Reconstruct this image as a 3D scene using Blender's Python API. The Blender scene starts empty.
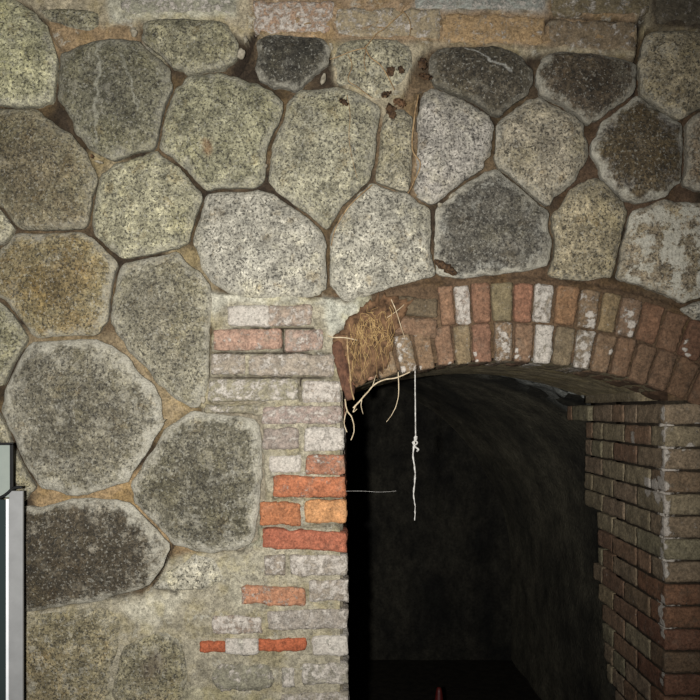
import bpy, bmesh, math, random
import numpy as np
from mathutils import Vector, noise as mnoise

scene = bpy.context.scene
C = scene.collection
# ------------------------------------------------------------------ camera, light, exposure
DIST, F, HOR, EYE = 2.2, 733.0, 410.0, 1.7      # camera distance to the wall, focal px, horizon row, eye height
S = DIST / F
cam_d = bpy.data.cameras.new('camera'); cam = bpy.data.objects.new('camera', cam_d); C.objects.link(cam)
cam.location = (0, -DIST, EYE); cam.rotation_euler = (math.pi/2, 0, 0)
cam_d.sensor_fit = 'HORIZONTAL'; cam_d.sensor_width = 36; cam_d.lens = F/700*36
cam_d.shift_y = (HOR-350)/700; cam_d.clip_start = 0.01
scene.camera = cam

w = bpy.data.worlds.new('world'); scene.world = w; w.use_nodes = True
w.node_tree.nodes['Background'].inputs[0].default_value = (0.9, 0.95, 1.0, 1)
w.node_tree.nodes['Background'].inputs[1].default_value = 0.05

def spot(name, loc, target, power, size_deg, blend, radius, color):
    l = bpy.data.lights.new(name, 'SPOT'); o = bpy.data.objects.new(name, l); C.objects.link(o)
    o.location = loc; l.energy = power; l.spot_size = math.radians(size_deg); l.spot_blend = blend
    l.shadow_soft_size = radius; l.color = color
    o.rotation_euler = (Vector(target)-Vector(loc)).to_track_quat('-Z', 'Y').to_euler()
    return o
# the camera's own flash, just left of the lens, aimed a little left of centre
spot('camera_flash', (-0.13, -2.22, 1.70), (-0.50, 0, 1.95), 345, 106, 1.0, 0.02, (1.0, 0.985, 0.955))

scene.view_settings.view_transform = 'Standard'; scene.view_settings.look = 'None'
scene.view_settings.gamma = 1; scene.view_settings.use_curve_mapping = False
scene.view_settings.exposure = 0.0

# ------------------------------------------------------------------ helpers
def P(px, py, d=0.0):            # a point on the wall face, d metres deeper than it
    return Vector(((px-350)*S, d, EYE+(HOR-py)*S))
def PD(px, py, d):               # a point d metres behind the wall face, seen at that place
    k = (DIST+d)/F
    return Vector(((px-350)*k, d, EYE+(HOR-py)*k))
def lin(c):
    r = []
    for v in c[:3]:
        v = v/255.0
        r.append(v/12.92 if v <= 0.04045 else ((v+0.055)/1.055)**2.4)
    return tuple(r)+(1.0,)
def dull(c, k=0.24, g=1.0):
    m = 0.35*c[0]+0.5*c[1]+0.15*c[2]; return tuple((v+(m-v)*k)*g for v in c[:3])
def fbm(p, sc, oct=4, rough=0.5, off=0.0):
    s, a, f, t = 0.0, 1.0, sc, 0.0
    for i in range(oct):
        s += a*mnoise.noise(Vector((p[0]*f+off, p[1]*f+off*1.7, p[2]*f-off)))
        t += a; a *= rough; f *= 2.03
    return s/t
def mesh(name, verts, faces, mat=None, parent=None, smooth=True, attrs=None, cols=None):
    me = bpy.data.meshes.new(name); me.from_pydata([tuple(v) for v in verts], [], faces); me.update()
    if attrs:
        for k, v in attrs.items():
            a = me.attributes.new(k, 'FLOAT', 'POINT'); a.data.foreach_set('value', np.asarray(v, dtype=np.float32))
    if cols:
        for k, v in cols.items():
            a = me.attributes.new(k, 'FLOAT_COLOR', 'POINT'); a.data.foreach_set('color', np.asarray(v, dtype=np.float32).ravel())
    if smooth: me.polygons.foreach_set('use_smooth', [True]*len(me.polygons))
    o = bpy.data.objects.new(name, me); C.objects.link(o)
    if mat: me.materials.append(mat)
    if parent: o.parent = parent
    return o
def recentre(o, c):
    """origin of a single mesh moved to world point c"""
    o.data.transform(__import__('mathutils').Matrix.Translation(-Vector(c))); o.location = c
def tag(o, label=None, cat=None, group=None, kind=None):
    if label: o['label'] = label
    if cat: o['category'] = cat
    if group: o['group'] = group
    if kind: o['kind'] = kind
    return o
def empty(name, loc):
    o = bpy.data.objects.new(name, None); C.objects.link(o); o.location = loc; o.empty_display_size = 0.05
    bpy.context.view_layer.update(); return o
def adopt(o, root):
    o.parent = root; o.matrix_parent_inverse = __import__('mathutils').Matrix.Translation(-root.location)
    return o

# ---- node helpers
class NT:
    def __init__(s, name):
        s.m = bpy.data.materials.new(name); s.m.use_nodes = True; s.t = s.m.node_tree
        s.b = s.t.nodes['Principled BSDF']; s.b.inputs['Specular IOR Level'].default_value = 0.25
    def n(s, typ, **kw):
        x = s.t.nodes.new(typ)
        for k, v in kw.items(): setattr(x, k, v)
        return x
    def link(s, a, b): s.t.links.new(a, b)
    def val(s, sock, v):
        if isinstance(v, (int, float)): sock.default_value = v
        elif isinstance(v, tuple): sock.default_value = v
        else: s.link(v, sock)
    def attr(s, name, color=False):
        a = s.n('ShaderNodeAttribute', attribute_name=name); return a.outputs['Color' if color else 'Fac']
    def pos(s):
        return s.n('ShaderNodeNewGeometry').outputs['Position']
    def noise(s, scale, detail=4, rough=0.6, dist=0.0, vec=None):
        x = s.n('ShaderNodeTexNoise'); x.inputs['Scale'].default_value = scale; x.inputs['Detail'].default_value = detail
        x.inputs['Roughness'].default_value = rough; x.inputs['Distortion'].default_value = dist
        s.link(vec if vec else s.P, x.inputs['Vector']); return x.outputs['Fac']
    def rng(s, v, a, b, c=0.0, d=1.0, smooth=False):
        x = s.n('ShaderNodeMapRange'); s.val(x.inputs[0], v)
        if smooth: x.interpolation_type = 'SMOOTHSTEP'
        for i, q in enumerate((a, b, c, d)): s.val(x.inputs[i+1], q)
        return x.outputs[0]
    def math(s, op, a, b=0.0, c=0.0):
        x = s.n('ShaderNodeMath', operation=op); s.val(x.inputs[0], a); s.val(x.inputs[1], b); s.val(x.inputs[2], c); return x.outputs[0]
    def mix(s, f, a, b, mode='MIX'):
        x = s.n('ShaderNodeMix', data_type='RGBA', blend_type=mode); s.val(x.inputs[0], f); s.val(x.inputs[6], a); s.val(x.inputs[7], b); return x.outputs[2]
    def scale(s, col, f):
        x = s.n('ShaderNodeVectorMath', operation='SCALE'); s.link(col, x.inputs[0]); s.val(x.inputs[3], f); return x.outputs[0]
    def bump(s, h, strength, dist):
        x = s.n('ShaderNodeBump'); x.inputs['Strength'].default_value = strength; x.inputs['Distance'].default_value = dist
        s.link(h, x.inputs['Height']); s.link(x.outputs[0], s.b.inputs['Normal'])

def speckle(t, col, lo=0.45, hi=1.6, s1=95, s2=210):
    """salt and pepper grain of the granite: fine noise multiplies the colour"""
    a = t.noise(s1, 3, 0.75); b = t.noise(s2, 2, 0.7)
    g = t.math('ADD', t.math('MULTIPLY', a, 0.6), t.math('MULTIPLY', b, 0.4))
    f = t.rng(g, 0.36, 0.64, lo, hi)
    return t.scale(col, f), g

VEIN, RUST = (0.30, 0.29, 0.23, 1), (0.26, 0.13, 0.055, 1)
MARKS = [(99,44,101,72,.008,.75,VEIN), (101,72,98,108,.008,.7,VEIN), (98,108,98,142,.007,.6,VEIN), (122,56,134,84,.007,.6,VEIN), (134,84,140,112,.007,.6,VEIN),
         (466,48,488,62,.006,.9,(.38,.37,.33,1)), (488,62,511,74,.006,.8,(.38,.37,.33,1)), (207,143,209,154,.018,.55,RUST), (157,660,150,668,.04,.5,(.07,.045,.04,1))]
def mat_stone():
    t = NT('granite_stone'); t.P = t.pos()
    base, core = t.attr('base', True), t.attr('corecol', True)
    big = t.noise(9, 4, 0.6); mid = t.noise(28, 5, 0.7); lowf = t.noise(5, 3, 0.5)
    # lichen and wear inside the face
    r = t.attr('rad')                                  # 0 centre .. 1 edge
    m = t.math('ADD', t.math('MULTIPLY', t.math('SUBTRACT', 0.90, r), 1.25), t.math('MULTIPLY', t.math('SUBTRACT', mid, 0.5), 4.2))
    m = t.math('ADD', m, t.math('MULTIPLY', t.math('SUBTRACT', big, 0.5), 3.2))
    m = t.math('ADD', m, t.math('MULTIPLY', t.math('SUBTRACT', t.attr('coreamt'), 0.72), 2.2))
    m = t.rng(m, -0.2, 0.8, 0, 1, True)
    col = t.mix(t.math('MULTIPLY', m, t.attr('coreamt')), base, core)
    # green-yellow bloom, brownish bloom
    gm = t.rng(t.noise(7, 5, 0.65), 0.50, 0.66, 0, 0.45, True)
    col = t.mix(gm, col, t.mix(1.0, col, (0.97, 0.94, 0.74, 1), 'MULTIPLY'))
    bm_ = t.rng(t.noise(16, 5, 0.7), 0.56, 0.68, 0, 0.55, True)
    col = t.mix(bm_, col, t.mix(1.0, col, (0.74, 0.62, 0.45, 1), 'MULTIPLY'))
    # tonal blotches
    col = t.scale(col, t.math('MULTIPLY', t.rng(mid, 0.33, 0.67, 0.60, 1.40), t.rng(big, 0.33, 0.67, 0.78, 1.24)))
    col = t.scale(col, t.rng(t.noise(66, 4, 0.8), 0.35, 0.65, 0.66, 1.34))
    col, g = speckle(t, col, 0.45, 1.58)
    col = t.scale(col, t.rng(t.noise(19, 6, 0.72, 0.4), 0.34, 0.66, 0.62, 1.26))
    ws = t.rng(t.noise(135, 2, 0.55), 0.585, 0.66, 0, 0.34, True)
    col = t.mix(ws, col, (0.40, 0.385, 0.33, 1))
    # black pits
    pit = t.rng(t.noise(150, 2, 0.6), 0.57, 0.63, 0, 0.75, True)
    col = t.mix(pit, col, (0.028, 0.026, 0.022, 1))
    # lime bloom on the rim
    rr = t.math('ADD', r, t.math('MULTIPLY', t.math('SUBTRACT', t.noise(22, 5, 0.75), 0.5), 0.75))
    rim = t.rng(rr, 0.82, 1.02, 0, 1, True)
    rim = t.math('MULTIPLY', rim, t.math('MINIMUM', 1.0, t.math('MULTIPLY', t.attr('rimamt'), 1.7)))
    limec = t.scale(t.mix(t.noise(14, 3, 0.6), (0.40, 0.385, 0.33, 1), (0.33, 0.30, 0.225, 1)), t.rng(g, 0.34, 0.66, 0.72, 1.25))
    col = t.mix(rim, col, limec)
    lp = t.math('MULTIPLY', t.rng(t.math('ADD', t.noise(20, 6, 0.75), t.math('MULTIPLY', t.attr('limeamt'), 0.13)), 0.56, 0.64, 0, 1, True), t.math('MINIMUM', 1.0, t.math('MULTIPLY', t.attr('limeamt'), 1.4)))
    col = t.mix(lp, col, t.scale(limec, 1.15))
    # old marks with a shape of their own: mineral veins, a scratch, a rust stain
    def vm(op, a, b):
        x = t.n('ShaderNodeVectorMath', operation=op); t.val(x.inputs[0], a); t.val(x.inputs[1], b); return x
    nz = t.n('ShaderNodeTexNoise'); nz.inputs['Scale'].default_value = 32; nz.inputs['Detail'].default_value = 6; t.link(t.P, nz.inputs['Vector'])
    wp = vm('ADD', vm('MULTIPLY', t.P, (1, 0, 1)).outputs[0], vm('MULTIPLY', vm('SUBTRACT', nz.outputs['Color'], (.5, .5, .5)).outputs[0], (.045, 0, .045)).outputs[0]).outputs[0]
    for x1, y1, x2, y2, wd, amt, mc in MARKS:
        a, b = P(x1, y1), P(x2, y2); d = b-a; L2 = max(d.length_squared, 1e-8)
        ap = vm('SUBTRACT', wp, tuple(a)).outputs[0]
        tt = t.math('DIVIDE', vm('DOT_PRODUCT', ap, tuple(d)).outputs['Value'], L2)
        tt = t.math('MINIMUM', 1.0, t.math('MAXIMUM', 0.0, tt))
        sc = t.n('ShaderNodeVectorMath', operation='SCALE'); sc.inputs[0].default_value = tuple(d); t.link(tt, sc.inputs[3])
        dist = vm('LENGTH', vm('SUBTRACT', ap, sc.outputs[0]).outputs[0], (0, 0, 0)).outputs['Value']
        f = t.math('MULTIPLY', t.rng(dist, 0.0, wd*1.15, amt, 0, True), t.rng(g, 0.36, 0.62, 0.35, 1.1))
        col = t.mix(f, col, mc)
    t.link(col, t.b.inputs['Base Color']); t.b.inputs['Roughness'].default_value = 0.93
    h = t.math('ADD', t.math('MULTIPLY', g, 1.0), t.math('MULTIPLY', mid, 0.8))
    h = t.math('SUBTRACT', h, t.math('MULTIPLY', pit, 0.5))
    t.bump(h, 0.8, 0.006)
    return t.m
def mat_mortar():
    t = NT('old_mortar'); t.P = t.pos()
    base = t.attr('base', True)
    mid = t.noise(24, 5, 0.7); g2 = t.noise(10, 4, 0.6)
    col = t.scale(base, t.rng(mid, 0.3, 0.7, 0.6, 1.38))
    st = t.rng(g2, 0.48, 0.62, 0, 0.6, True)
    col = t.mix(st, col, t.mix(1.0, col, (0.88, 0.83, 0.62, 1), 'MULTIPLY'))
    dk = t.rng(t.noise(17, 6, 0.75), 0.55, 0.66, 0, 0.55, True)
    col = t.mix(dk, col, t.scale(col, 0.45))
    wh = t.rng(t.noise(19, 6, 0.78, 0.3), 0.57, 0.66, 0, 1, True)
    wh = t.math('MULTIPLY', wh, t.attr('flush'))
    col = t.mix(t.math('MULTIPLY', wh, 0.6), col, (0.36, 0.345, 0.29, 1))
    col, g = speckle(t, col, 0.5, 1.5, 110, 240)
    t.link(col, t.b.inputs['Base Color']); t.b.inputs['Roughness'].default_value = 0.96
    t.bump(t.math('ADD', g, mid), 0.8, 0.006)
    return t.m
def mat_brick():
    t = NT('weathered_brick'); t.P = t.pos()
    base = t.attr('base', True)
    mid = t.noise(30, 5, 0.7)
    col = t.scale(base, t.rng(mid, 0.3, 0.7, 0.68, 1.32))
    dirt = t.rng(t.noise(22, 6, 0.72), 0.50, 0.66, 0, 0.62, True)
    col = t.mix(t.math('MULTIPLY', dirt, t.attr('dirt')), col, (0.060, 0.048, 0.032, 1))
    sm = t.rng(t.noise(26, 6, 0.75, 0.2), 0.52, 0.64, 0, 0.75, True)
    col = t.mix(t.math('MULTIPLY', sm, t.math('MINIMUM', 1.0, t.math('MULTIPLY', t.attr('limeamt'), 1.6))), col, (0.20, 0.178, 0.135, 1))
    wn = t.noise(38, 6, 0.78, 0.2)
    lime = t.attr('limeamt')
    wm = t.rng(t.math('ADD', wn, t.math('MULTIPLY', lime, 0.42)), 0.66, 0.78, 0, 0.9, True)
    limec = t.mix(t.noise(12, 3, 0.6), (0.47, 0.44, 0.385, 1), (0.36, 0.31, 0.265, 1))
    col = t.mix(wm, col, limec)
    col, g = speckle(t, col, 0.62, 1.38, 120, 260)
    pit = t.rng(t.noise(100, 3, 0.6), 0.64, 0.70, 0, 0.6, True)
    col = t.mix(pit, col, (0.03, 0.022, 0.016, 1))
    t.link(col, t.b.inputs['Base Color']); t.b.inputs['Roughness'].default_value = 0.92
    h = t.math('ADD', g, t.math('ADD', mid, t.math('MULTIPLY', wm, 0.6)))
    t.bump(h, 0.7, 0.005)
    return t.m
def mat_simple(name, c1, c2, sc=40, rough=0.9, spec=0.25, bump=0.003, metal=0.0):
    t = NT(name); t.P = t.pos()
    n1 = t.noise(sc, 5, 0.7)
    col = t.mix(t.rng(n1, 0.35, 0.65), lin(c1), lin(c2))
    t.link(col, t.b.inputs['Base Color']); t.b.inputs['Roughness'].default_value = rough
    t.b.inputs['Specular IOR Level'].default_value = spec; t.b.inputs['Metallic'].default_value = metal
    if bump: t.bump(n1, 0.6, bump)
    return t.m
def mat_vault(name, scale=(1, 1, 1), streak=True, b=1.0):
    t = NT(name); t.P = t.pos()
    mp = t.n('ShaderNodeMapping'); mp.inputs['Scale'].default_value = scale; t.link(t.P, mp.inputs['Vector'])
    v = mp.outputs[0]
    a = t.noise(3.0, 6, 0.65, 0.3, v); c = t.noise(16, 5, 0.7, 0, v); g = t.noise(60, 3, 0.7)
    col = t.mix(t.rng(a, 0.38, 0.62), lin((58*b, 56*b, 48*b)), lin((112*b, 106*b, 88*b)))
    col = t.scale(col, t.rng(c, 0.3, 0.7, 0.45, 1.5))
    # rubble patches with pale faces
    vo = t.n('ShaderNodeTexVoronoi'); vo.inputs['Scale'].default_value = 13; t.link(t.P, vo.inputs['Vector'])
    rb = t.attr('rubble')
    sh = t.n('ShaderNodeSeparateColor'); t.link(vo.outputs['Color'], sh.inputs[0])
    pale = t.rng(sh.outputs[0], 0.45, 0.9, 0, 1)
    col = t.mix(t.math('MULTIPLY', rb, pale), col, lin((180, 182, 175)))
    edge = t.rng(vo.outputs['Distance'], 0.45, 0.75, 0, 0.85, True)
    col = t.mix(t.math('MULTIPLY', edge, rb), col, lin((22, 20, 18)))
    col = t.scale(col, t.rng(g, 0.3, 0.7, 0.6, 1.35))
    t.link(col, t.b.inputs['Base Color']); t.b.inputs['Roughness'].default_value = 0.95
    t.bump(t.math('ADD', c, g), 0.8, 0.02)
    return t.m
M_STONE, M_MORTAR, M_BRICK = mat_stone(), mat_mortar(), mat_brick()
M_VAULT = mat_vault('dark_vault', (0.5, 0.5, 0.5), True, 0.80)  # dark grey brown vault stone, base tone scaled down evenly
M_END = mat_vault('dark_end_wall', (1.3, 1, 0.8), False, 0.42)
M_FLOOR = mat_simple('dark_earth', (26, 23, 19), (42, 38, 31), 20, 1.0, 0.1, 0.02)
M_ROOT = mat_simple('dry_root', (112, 88, 60), (172, 146, 108), 60, 0.8)
M_ROOTPALE = mat_simple('pale_root', (150, 132, 104), (215, 198, 168), 60, 0.8)
M_STRING = mat_simple('dusty_white_string', (140, 136, 130), (215, 212, 205), 120, 0.9)
M_LEAF = mat_simple('dead_leaf_brown', (28, 20, 15), (92, 70, 48), 130, 0.8)
M_SOIL = mat_simple('brown_soil', (50, 38, 28), (120, 92, 68), 42, 1.0, 0.1, 0.008)
M_LIME = mat_simple('lime_crust', (128, 118, 108), (212, 204, 192), 70, 0.95, 0.2, 0.004)
M_CHIP = mat_simple('pale_stone_chip', (110, 103, 88), (164, 156, 138), 60, 0.9)
M_ALU = mat_simple('grey_aluminium', (128, 128, 127), (138, 138, 137), 15, 0.55, 0.4, 0.0)
M_STRIP = mat_simple('polished_strip', (225, 228, 230), (240, 240, 240), 15, 0.35, 0.5, 0.0)  # near-white edge strip, its own colour, paler than the grey post
M_BLACK = mat_simple('black_rubber', (16, 16, 16), (24, 24, 24), 15, 0.6, 0.3, 0.0)
M_PANEL = mat_simple('pale_panel', (130, 137, 130), (140, 146, 138), 8, 0.4, 0.4, 0.0)
M_RED = mat_simple('red_plastic', (66, 17, 15), (84, 24, 20), 20, 0.5, 0.4, 0.0)
def mat_glass():
    t = NT('dark_glass'); t.b.inputs['Base Color'].default_value = lin((52, 62, 62)); t.b.inputs['Roughness'].default_value = 0.08
    t.b.inputs['Transmission Weight'].default_value = 0.25; t.b.inputs['Specular IOR Level'].default_value = 0.5
    return t.m
M_GLASS = mat_glass()

# ---- lime stains: (world point, radius); they mottle whatever brick they touch
LIME_SPOTS = []
def lime_at(p, lime):
    for c, rad in LIME_SPOTS:
        d = (p-c).length
        if d < rad: lime = max(lime, 1.05*min(1.0, 1.7*(1-d/rad)))
    return lime
# ---- geometry helpers
def rbox(V, Fc, A, x0, x1, y0, y1, z0, z1, col, lime=0.2, dirt=0.5, xf=None, r=0.004, amp=0.0022, step=0.012, seed=0.0, skew=None):
    """a worn brick: subdivided box with rounded edges and an uneven skin, appended to V, Fc, A"""
    c = ((x0+x1)/2, (y0+y1)/2, (z0+z1)/2); h = ((x1-x0)/2, (y1-y0)/2, (z1-z0)/2)
    n = [max(2, min(18, int(round(2*q/step)))) for q in h]
    idx = {}
    def vid(i, j, k):
        key = (i, j, k)
        if key in idx: return idx[key]
        p = [-h[0]+2*h[0]*i/n[0], -h[1]+2*h[1]*j/n[1], -h[2]+2*h[2]*k/n[2]]
        q = []
        for a in range(3):
            lim = max(h[a]-r, h[a]*0.3); q.append(max(-lim, min(lim, p[a])))
        d = Vector((p[0]-q[0], p[1]-q[1], p[2]-q[2]))
        if d.length > 1e-9: d = d.normalized()*min(d.length, r)
        pt = Vector(q)+d
        dirn = pt.normalized()
        pp = (pt.x+c[0]+seed, pt.y+c[1], pt.z+c[2])
        amt = amp*(fbm(pp, 26, 3, 0.6)*2.4)+amp*1.6*fbm(pp, 90, 2, 0.6)
        nv = Vector((dirn.x/h[0], dirn.y/h[1], dirn.z/h[2])); nv.normalize()
        pt = pt+nv*amt
        wv = Vector((pp[0]*19, pp[1]*19, pp[2]*19)); wa = amp*1.1
        pt.x += wa*mnoise.noise(wv); pt.z += wa*mnoise.noise(wv+Vector((7, 3, 1)))
        if skew: pt.z += skew*pt.x
        pt = pt+Vector(c)
        if xf: pt = xf(pt)
        V.append(pt); A['base'].append(col); A['limeamt'].append(lime_at(pt, lime) if LIME_SPOTS else lime); A['dirt'].append(dirt)
        idx[key] = len(V)-1
        return idx[key]
    def quad(a, b, c_, d_): Fc.append((a, b, c_, d_))
    for i in range(n[0]):
        for k in range(n[2]):
            quad(vid(i, 0, k), vid(i+1, 0, k), vid(i+1, 0, k+1), vid(i, 0, k+1))
            quad(vid(i, n[1], k), vid(i, n[1], k+1), vid(i+1, n[1], k+1), vid(i+1, n[1], k))
    for j in range(n[1]):
        for k in range(n[2]):
            quad(vid(0, j, k), vid(0, j, k+1), vid(0, j+1, k+1), vid(0, j+1, k))
            quad(vid(n[0], j, k), vid(n[0], j+1, k), vid(n[0], j+1, k+1), vid(n[0], j, k+1))
    for i in range(n[0]):
        for j in range(n[1]):
            quad(vid(i, j, 0), vid(i, j+1, 0), vid(i+1, j+1, 0), vid(i+1, j, 0))
            quad(vid(i, j, n[2]), vid(i+1, j, n[2]), vid(i+1, j+1, n[2]), vid(i, j+1, n[2]))
class Bricks:
    def __init__(s): s.V, s.F, s.A = [], [], {'base': [], 'limeamt': [], 'dirt': []}
    def add(s, *a, **k): rbox(s.V, s.F, s.A, *a, **k)
    def build(s, name, parent=None, mat=None):
        o = mesh(name, s.V, s.F, mat or M_BRICK, None, True, {'limeamt': s.A['limeamt'], 'dirt': s.A['dirt']}, {'base': s.A['base']})
        if parent: adopt(o, parent)
        return o
def tube(pts, r0, r1=None, sides=7, wob=0.0, V=None, Fc=None, bumps=None):
    """a tapering tube along smoothed points"""
    r1 = r0 if r1 is None else r1
    V = [] if V is None else V; Fc = [] if Fc is None else Fc
    P_ = [Vector(p) for p in pts]; out = []
    if len(P_) == 2: out = [P_[0].lerp(P_[1], i/8) for i in range(9)]
    else:
        for i in range(len(P_)-1):
            a = P_[max(i-1, 0)]; b = P_[i]; c = P_[i+1]; d = P_[min(i+2, len(P_)-1)]
            for k in range(6):
                t = k/6; out.append(0.5*((2*b)+(c-a)*t+(2*a-5*b+4*c-d)*t*t+(3*b-a-3*c+d)*t**3))
        out.append(P_[-1])
    base = len(V); N = len(out)
    for i, p in enumerate(out):
        tng = (out[min(i+1, N-1)]-out[max(i-1, 0)]).normalized()
        u = tng.cross(Vector((0.13, 1, 0.07))).normalized(); v = tng.cross(u)
        r = r0+(r1-r0)*i/(N-1)
        if wob: r *= 1+wob*mnoise.noise(p*220); p = p+Vector((mnoise.noise(p*60), 0, 0))*wob*0.004
        if bumps: r *= bumps(i/(N-1))
        for k in range(sides):
            a = 2*math.pi*k/sides; V.append(p+u*math.cos(a)*r+v*math.sin(a)*r)
    for i in range(N-1):
        for k in range(sides):
            k2 = (k+1) % sides
            Fc.append((base+i*sides+k, base+i*sides+k2, base+(i+1)*sides+k2, base+(i+1)*sides+k))
    Fc.append(tuple(base+k for k in range(sides))[::-1]); Fc.append(tuple(base+(N-1)*sides+k for k in range(sides)))
    return V, Fc

# ------------------------------------------------------------------ stone outlines (px on the wall face)
G, Pl = (136, 134, 119), (150, 148, 136)
R_TOP = 'stones of the polygonal wall'
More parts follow.
